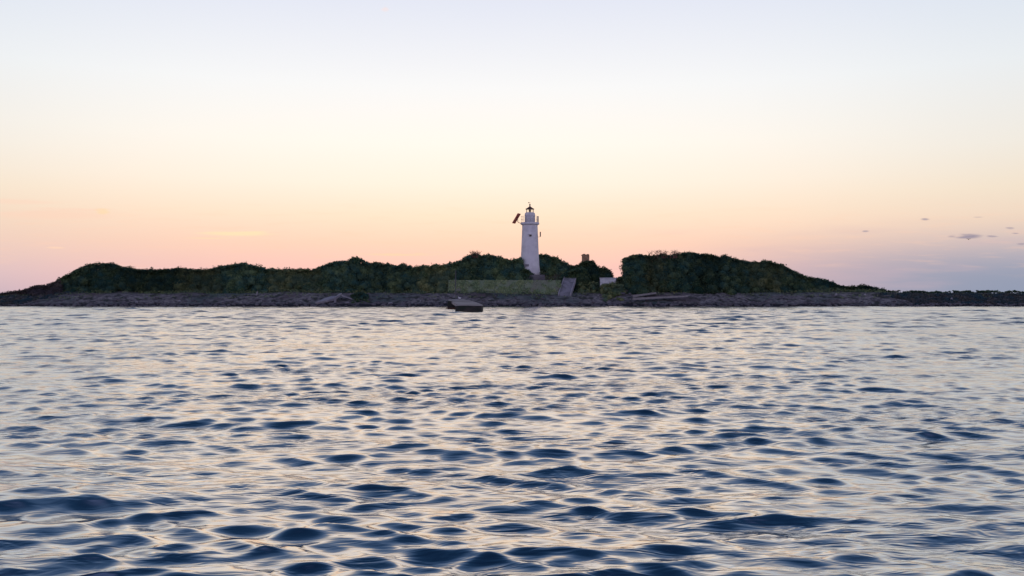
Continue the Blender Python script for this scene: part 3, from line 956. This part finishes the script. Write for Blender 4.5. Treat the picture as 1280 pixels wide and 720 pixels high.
rough_wall('stone_wall', [(X(653, 146.6), 146.6, Z(350, 146.6)), (X(681, 146.6), 146.6, Z(350, 146.6))], 0.85, 0.7, MAT['stone'], 'dark rough stone wall below the foot of the lighthouse', 'wall', 3)

# grassy retaining wall of the terrace
def terrace_wall():
    g = np.random.default_rng(11)
    root = empty('retaining_wall', (X(630, 143.5), 143.5, 1.6), 'long straight green overgrown retaining wall in front of the lighthouse', 'wall')
    pxs = np.arange(560.5, 702, 2.0)
    V, F = [], []
    rows = 9
    for px in pxs:
        for k in range(rows):
            t = k/(rows-1)
            D = 142.6+1.5*t
            V.append((X(px, 144)+0, D+g.uniform(-.10, .10), Z(369.5, 142.6)*(1-t)+Z(350.2, 144.1)*t + (g.uniform(-.04, .04) if k == rows-1 else 0)))
        V.append((X(px, 144), 146.0, Z(350.0, 144.1)))
        V.append((X(px, 144), 146.0, 1.0))
    m = rows+2
    n = len(pxs)
    for i in range(n-1):
        for k in range(m-1):
            a = i*m+k
            F.append((a, a+m, a+m+1, a+1))
    F.append(tuple(range(m))[::-1]); F.append(tuple((n-1)*m+k for k in range(m)))
    mb = MB(); mb.add(V, F)
    mb.build('wall_face', MAT['mossy'], root)
    c = 5200
    px = g.uniform(561, 701, c); t = g.uniform(0, 1, c)**0.9
    keep = fbm(px/7.0, t*3.0, 41) > -0.05
    px, t = px[keep], t[keep]
    P = np.stack([X(px, 144), 142.6+1.5*t-0.08, Z(369.5, 142.6)*(1-t)+Z(350.2, 144.1)*t], -1)
    mb = MB(); mb.add(*leaf_cards(P, np.tile([0, -1, 0.3], (len(P), 1)), 0.26, g))
    tag(mb.build('creeper', MAT['dry'], root), kind='stuff')
terrace_wall()

# pale stairway up the bank
def stairway():
    A = np.array([X(699, 141.9), 141.9, Z(368, 141.9)]); B = np.array([X(706.5, 146.0), 146.0, Z(346.8, 146.0)])
    wv = X(713.2, 142)-X(700, 142)
    root = empty('stairway', tuple(A), 'pale concrete stairway with side kerbs climbing the green bank', 'stairs')
    mb = MB(); n = 15
    V, F = [], []
    for i in range(n):
        p0, p1 = A+(B-A)*i/n, A+(B-A)*(i+1)/n
        c = (p0+p1)/2
        hz = p1[2]-0.4
        mb.box((c[0]+wv/2, c[1], (p1[2]+p0[2]-0.5)/2), (wv, p1[1]-p0[1]-0.004, p1[2]-p0[2]+0.5))
    mb.build('steps', MAT['ramp'], root)
    for s in (0, 1):
        mb = MB()
        o = np.array([(-0.11 if s == 0 else wv+0.11), 0, 0])
        d = B-A
        q0, q1 = A+o, B+o
        V = []
        for p in (q0, q1):
            for dx_ in (-0.1, 0.1):
                for dz_ in (-0.45, 0.16):
                    V.append((p[0]+dx_, p[1], p[2]+dz_))
        F = [(0, 1, 3, 2), (4, 6, 7, 5), (0, 4, 5, 1), (2, 3, 7, 6), (1, 5, 7, 3), (0, 2, 6, 4)]
        mb.add(V, F)
        mb.build('side_kerb', MAT['palestone'], root)
stairway()

# ruined chimney
def chimney():
    D = 150.5
    x = X(732, D)
    g = np.random.default_rng(4)
    root = empty('ruined_chimney', (x, D, 3.0), 'short ruined brick chimney rising out of a bush right of the lighthouse', 'chimney')
    w = 8.8*D/FPX
    mb = MB()
    z0, z1 = 3.0, Z(319.5, D)
    mb.box((x, D, (z0+z1)/2), (w, w, z1-z0), bevel=0.03)
    mb.build('shaft', MAT['brick'], root)
    mb = MB()
    mb.box((x-0.05, D, z1+0.07), (w*1.08, w*1.08, 0.16), bevel=0.03)
    mb.box((x-0.28, D, z1+0.22), (0.45, w*0.9, 0.13), bevel=0.03)
    mb.box((x+0.35, D, z1+0.20), (0.35, w*0.8, 0.10), bevel=0.03)
    mb.build('broken_rim', MAT['brick'], root)
    mb = MB(); mb.box((x+w*0.62, D, (Z(326, D)+z0)/2), (w*0.3, w*0.7, Z(326, D)-z0), bevel=0.03)
    mb.build('buttress', MAT['brick'], root)
chimney()

# white masonry block
def white_block():
    D = 145.0
    x = X(760, D)
    z0, z1 = Z(359, D), Z(348.2, D)
    root = empty('white_hut', (x, D, z0), 'low whitewashed masonry block half sunk in scrub right of the stairway', 'hut')
    w = X(770, D)-X(750, D)
    mb = MB(); mb.box((x, D, (z0+z1)/2), (w, 1.6, z1-z0), Matrix.Rotation(R(-6), 4, 'Z'), bevel=0.05)
    mb.build('wall', MAT['hutwhite'], root)
    mb = MB(); mb.box((x, D, z1+0.05), (w+0.16, 1.76, 0.14), Matrix.Rotation(R(-6), 4, 'Z'), bevel=0.03)
    mb.build('roof_slab', MAT['hutwhite'], root)
white_block()

# thin mast
mD = 141.8
mb = MB(); mx_ = X(569.5, mD); gz_ = float(ground(mx_, mD))
root = empty('mast', (mx_, mD, gz_), 'thin grey metal mast on the beach left of the green wall', 'pole')
mb.tube([(mx_, mD, gz_-0.2), (mx_+0.02, mD, Z(338, mD))], [0.065, 0.045], 8); mb.build('pole', MAT['mast'], root)
mb = MB(); mb.box((mx_, mD, gz_+0.08), (0.5, 0.5, 0.3), bevel=0.03); mb.build('base', MAT['concrete'], root)

# ------------------------------------------------------------------ jetty
def jetty():
    root = empty('jetty', (-5.0, 90, 0), 'old concrete jetty running out from the beach to a square dark head block', 'jetty')
    D0 = 86.0
    xl, xr = X(569, D0), X(602.2, D0)
    zt = Z(381.6, D0)
    g = np.random.default_rng(2)
    mb = MB(); mb.box(((xl+xr)/2, D0+2.2, (zt-0.062-1.5)/2), (xr-xl, 4.4, zt-0.062+1.5), bevel=0.06)
    mb.build('head_block', MAT['weed'], root)
    mb = MB(); mb.box(((xl+xr)/2, D0+2.2, zt-0.03), (xr-xl+0.02, 4.42, 0.06), bevel=0.01)
    mb.build('head_slab', MAT['deck'], root)
    # deck back to the shore
    stations = [(90.43, xl, xr, zt-0.004), (107.9, X(564.5, 108), X(591, 108), 0.97), (122, X(560.5, 122), X(583, 122), 1.08), (137.5, X(562.5, 137.5), X(577.5, 137.5), 1.12)]
    V, F = [], []
    for (y, a, b, z) in stations:
        V += [(a, y, z-0.3), (b, y, z-0.3), (b, y, z), (a, y, z)]
    for i in range(len(stations)-1):
        for k in range(4):
            q = i*4+k; q2 = i*4+(k+1) % 4
            F.append((q, q2, q2+4, q+4))
    F.append((3, 2, 1, 0)); n = len(stations)-1
    F.append(tuple(n*4+k for k in range(4)))
    mb = MB(); mb.add(V, [f[::-1] for f in F]); mb.build('deck', MAT['deck'], root)
    for (y, a, b, z) in ((108, 558.8, 590.6, 0.985), (123, 561, 582, 0.66)):
        xa, xb = X(a, y)+0.05, X(b, y)-0.1
        mb = MB(); mb.box(((xa+xb)/2, y+1.2, (z-1.3)/2), (xb-xa, 2.4, z+1.3), bevel=0.05)
        p = mb.build('pier_support', MAT['weed'], root)
        mb = MB(); mb.box(((xa+xb)/2, y+1.2, -0.14), (xb-xa+0.3, 2.7, 0.62), bevel=0.06)
        mb.build('footing', MAT['footing'], p)
jetty()
def rock_mesh(c, s, g, seed=0):
    iv, f = ico()
    v_ = iv.copy()
    for k in range(4):
        d = g.normal(0, 1, 3); d /= np.linalg.norm(d)
        t = v_ @ d
        lim = g.uniform(0.5, 0.85)
        v_ = v_ - np.outer(np.clip(t-lim, 0, None)*0.85, d)
    v_ = v_*(1+0.08*g.normal(0, 1, (len(v_), 1)))
    return np.array(c)+v_*np.array(s), f
def rock(px, py, D, w, h, label, m='stone', name='rock', sunk=0.35):
    g = np.random.default_rng(int(px*3+py))
    x = X(px, D); gz = max(float(ground(x, D)), -0.15)
    mb = MB(); mb.add(*rock_mesh((x, D, gz+h/2-h*sunk*0.4), (w/2, w/2*0.8, h/2*1.15), g))
    return tag(mb.build(name, MAT[m], base=(x, D, gz)), label, 'rock')
rock(553, 383, 131, 2.4, 0.35, 'flat dark rock awash left of the jetty deck', name='flat_rock')
# small white bird on the deck
gb = empty('white_bird', (X(574.7, 124), 124, 1.085), 'tiny white bird standing on the far end of the jetty deck', 'bird')
mb = MB(); iv, f_ = ico()
bx_ = X(574.7, 124)
mb.add(np.array((bx_, 124, 1.30))+iv*np.array((0.18, 0.09, 0.10)), f_)
mb.add(np.array((bx_-0.15, 124, 1.42))+iv*np.array((0.07, 0.06, 0.065)), f_)
mb.build('body', MAT['whitepaint'], gb, smooth=True)
mb = MB(); mb.tube([(bx_, 123.97, 1.08), (bx_, 123.97, 1.24)], 0.012, 5); mb.build('leg', MAT['twig'], gb)
mb = MB(); mb.tube([(bx_+.03, 124.03, 1.08), (bx_+.03, 124.03, 1.24)], 0.012, 5); mb.build('leg', MAT['twig'], gb)
rock(556.3, 379.5, 137.0, 0.35, 0.3, 'small pale stone at the water edge left of the jetty', 'palestone', 'stone')

# ------------------------------------------------------------------ beach pieces
def broken_slab():
    D = 137.4
    root = empty('broken_slab', (X(412, D), D, float(ground(X(412, D), D))), 'broken pale concrete slab tilted up like a ramp on the left beach', 'slab')
    def poly(pts, D_, th, m, name, par):
        V = [(X(a, D_), D_+dd, Z(b, D_)) for (a, b, dd) in pts]
        n = len(V)
        V += [(p[0], p[1]+th*0.3, p[2]-th) for p in V]
        F = [tuple(range(n))[::-1], tuple(range(n, 2*n))]+[(i, (i+1) % n, n+(i+1) % n, n+i) for i in range(n)]
        mb = MB(); mb.add(V, F); return mb.build(name, MAT[m], par)
    poly([(396, 378, -1.0), (410, 375.5, -1.0), (421, 373.0, -0.8), (420, 369.5, 1.2), (412, 370, 1.2), (404, 372.5, 1.0)], D, 0.30, 'palestone', 'slab', root)
    poly([(419, 373, -0.8), (424.5, 369.0, -0.5), (426, 366.0, 0.9), (422, 366.8, 1.2), (419, 369.5, 1.2)], D, 0.35, 'palestone', 'upright_slab', root)
    mb = MB(); mb.box((X(420, D), D-0.6, Z(375, D)), (0.32, 0.5, 0.9), bevel=0.03); mb.build('prop', MAT['palestone'], root)
broken_slab()
def beam(pxa, pya, pxb, pyb, D, w, h, m, label, name='beam', cat='beam'):
    a = np.array([X(pxa, D), D, Z(pya, D)]); b = np.array([X(pxb, D), D+1.0, Z(pyb, D+1)])
    n = 10
    V, F = [], []
    g = np.random.default_rng(int(pxa))
    for i in range(n+1):
        p = a+(b-a)*i/n
        hh = h*(1-0.35*i/n)+g.uniform(-.02, .02)
        V += [(p[0], p[1]-w/2, p[2]-hh/2), (p[0], p[1]-w/2*0.8, p[2]+hh/2), (p[0], p[1]+w/2, p[2]+hh/2), (p[0], p[1]+w/2, p[2]-hh/2)]
    for i in range(n):
        for k in range(4):
            q, q2 = i*4+k, i*4+(k+1) % 4
            F.append((q, q+4, q2+4, q2))
    F.append((0, 1, 2, 3)); F.append((n*4+3, n*4+2, n*4+1, n*4))
    mb = MB(); mb.add(V, [f[::-1] for f in F])
    return tag(mb.build(name, MAT[m], base=tuple((a+b)/2)), label, cat)
beam(791, 373.6, 861, 370.2, 137.4, 0.9, 0.36, 'wood', 'longest pale beam lying across the right part of the beach', 'driftwood_beam')
beam(791, 370.2, 821, 366.2, 139.4, 0.8, 0.36, 'wood', 'shorter pale beam lying above and behind the longest one', 'driftwood_beam')
beam(427.5, 369.3, 440.5, 374.5, 137.4, 0.4, 0.20, 'palestone', 'thin pale plank sloping down right of the broken slab', 'plank', 'plank')
rock(434, 377, 136.6, 0.8, 0.35, 'pale flat stone at the water edge below the thin plank', 'palestone', 'stone')
rock(791, 357.5, 143.2, 0.9, 0.75, 'pale boulder highest in the rubble right of the white block', 'palestone', 'boulder')
rock(783, 360.5, 142.7, 1.1, 0.7, 'dark grey boulder in the rubble beneath the pale one', 'stone', 'boulder')
rock(778, 365.5, 141.7, 1.2, 0.5, 'wide flat boulder at the lower left of the rubble', 'stone', 'boulder')
rock(798, 362.5, 142.4, 1.0, 0.6, 'grey boulder at the right end of the rubble above the short beam', 'stone', 'boulder')
rock(787, 366.0, 141.4, 0.8, 0.45, 'small grey boulder between flat boulder and short beam', 'stone', 'boulder')
rock(1045, 374, 139, 0.45, 0.4, 'pale pebble-like stone on the beach below the end of the thicket', 'palestone', 'stone')
rock(1081, 373, 139.5, 0.38, 0.4, 'pale stone on the beach where the right spit begins', 'palestone', 'stone')
rock(1189.5, 376, 138.2, 0.38, 0.38, 'lone pale stone on the dark right spit', 'palestone', 'stone')
rock(170.5, 380, 136.6, 0.55, 0.3, 'pale stone at the water edge below the broad left bush', 'palestone', 'stone')
rock(224, 380, 136.7, 0.6, 0.3, 'pale stone at the water edge below the left hedge-like bush', 'palestone', 'stone')
rock(488, 377, 136.9, 0.8, 0.3, 'pale flat stone at the water edge between slab and jetty', 'palestone', 'stone')
pD = 139.0
mb = MB(); px_ = X(321, pD)
g_ = float(ground(px_, pD))
mb.tube([(px_-0.06, pD, g_-0.1), (px_+0.12, pD, g_+0.62)], [0.11, 0.09], 8)
tag(mb.build('short_post', MAT['palestone'], base=(px_, pD, g_)), 'short pale leaning post on the left beach', 'post')

def shingle():
    g = np.random.default_rng(15)
    mb = MB()
    n = 1500
    iv, f = ico()
    import bmesh
    bm = bmesh.new(); bmesh.ops.create_icosphere(bm, subdivisions=1, radius=1)
    sv = np.array([v_.co[:] for v_ in bm.verts]); sf = [tuple(v_.index for v_ in q.verts) for q in bm.faces]; bm.free()
    for k in range(n):
        x = X(g.uniform(-30, 1330), 138)
        d = abs(g.normal(0, 1.0))*2.6
        y = float(shore(x))+d-0.6
        s = g.uniform(0.08, 0.26)*(1.3 if d < 1 else 1)
        z = float(ground(x, y))
        v_ = sv*(1+0.15*g.normal(0, 1, (len(sv), 1)))*np.array([s*1.3, s, s*0.7])
        mb.add(v_+np.array([x, y, max(z, -0.05)+s*0.2]), sf)
    tag(mb.build('shingle_stones', MAT['stone']), 'loose grey stones strewn along the water edge', 'stones', kind='stuff')
shingle()
def tidewrack():
    g = np.random.default_rng(25)
    n = 5000
    px = g.uniform(-30, 1330, n); x = X(px, 141)
    d = g.uniform(4.0, 8.5, n)
    y = shore(x)+d
    keep = fbm(x/2.5, y/1.2, 51) > 0.02
    x, y = x[keep], y[keep]
    P = np.stack([x, y, ground(x, y)+g.uniform(0, 0.22, len(x))], -1)
    mb = MB(); mb.add(*leaf_cards(P, np.tile([0, -0.6, 0.6], (len(P), 1)), 0.24, g))
    tag(mb.build('beach_grass', MAT['dry']), 'sparse dry beach grass on the upper shingle', 'grass', kind='stuff')
tidewrack()

# dark bird gliding in front of the grey cloud
bD = 240.0
bc = np.array([X(1211, bD), bD, Z(299, bD)])
br = empty('flying_bird', tuple(bc), 'tiny dark bird flying below the grey cloud at right', 'bird')
mb = MB(); iv, f_ = ico()
mb.add(bc+iv*np.array((0.12, 0.30, 0.11)), f_); mb.add(bc+np.array((0, -0.32, 0.05))+iv*np.array((0.07, 0.1, 0.07)), f_)
mb.build('body', MAT['gull'], br, smooth=True)
for s in (-1, 1):
    V = []
    for (t, c0, c1, h) in ((0.08, -0.14, 0.14, 0.03), (0.35, -0.16, 0.10, 0.14), (0.66, -0.02, 0.12, 0.06)):
        for zt in (0.02, -0.02):
            V += [(bc[0]+s*t, bc[1]+c0, bc[2]+h+zt), (bc[0]+s*t, bc[1]+c1, bc[2]+h+zt)]
    F = [(0, 1, 5, 4), (2, 6, 7, 3), (4, 5, 9, 8), (6, 10, 11, 7), (0, 4, 6, 2), (1, 3, 7, 5), (4, 8, 10, 6), (5, 7, 11, 9), (8, 9, 11, 10), (0, 2, 3, 1)]
    mb = MB(); mb.add(V, F); mb.build('wing', MAT['gull'], br)
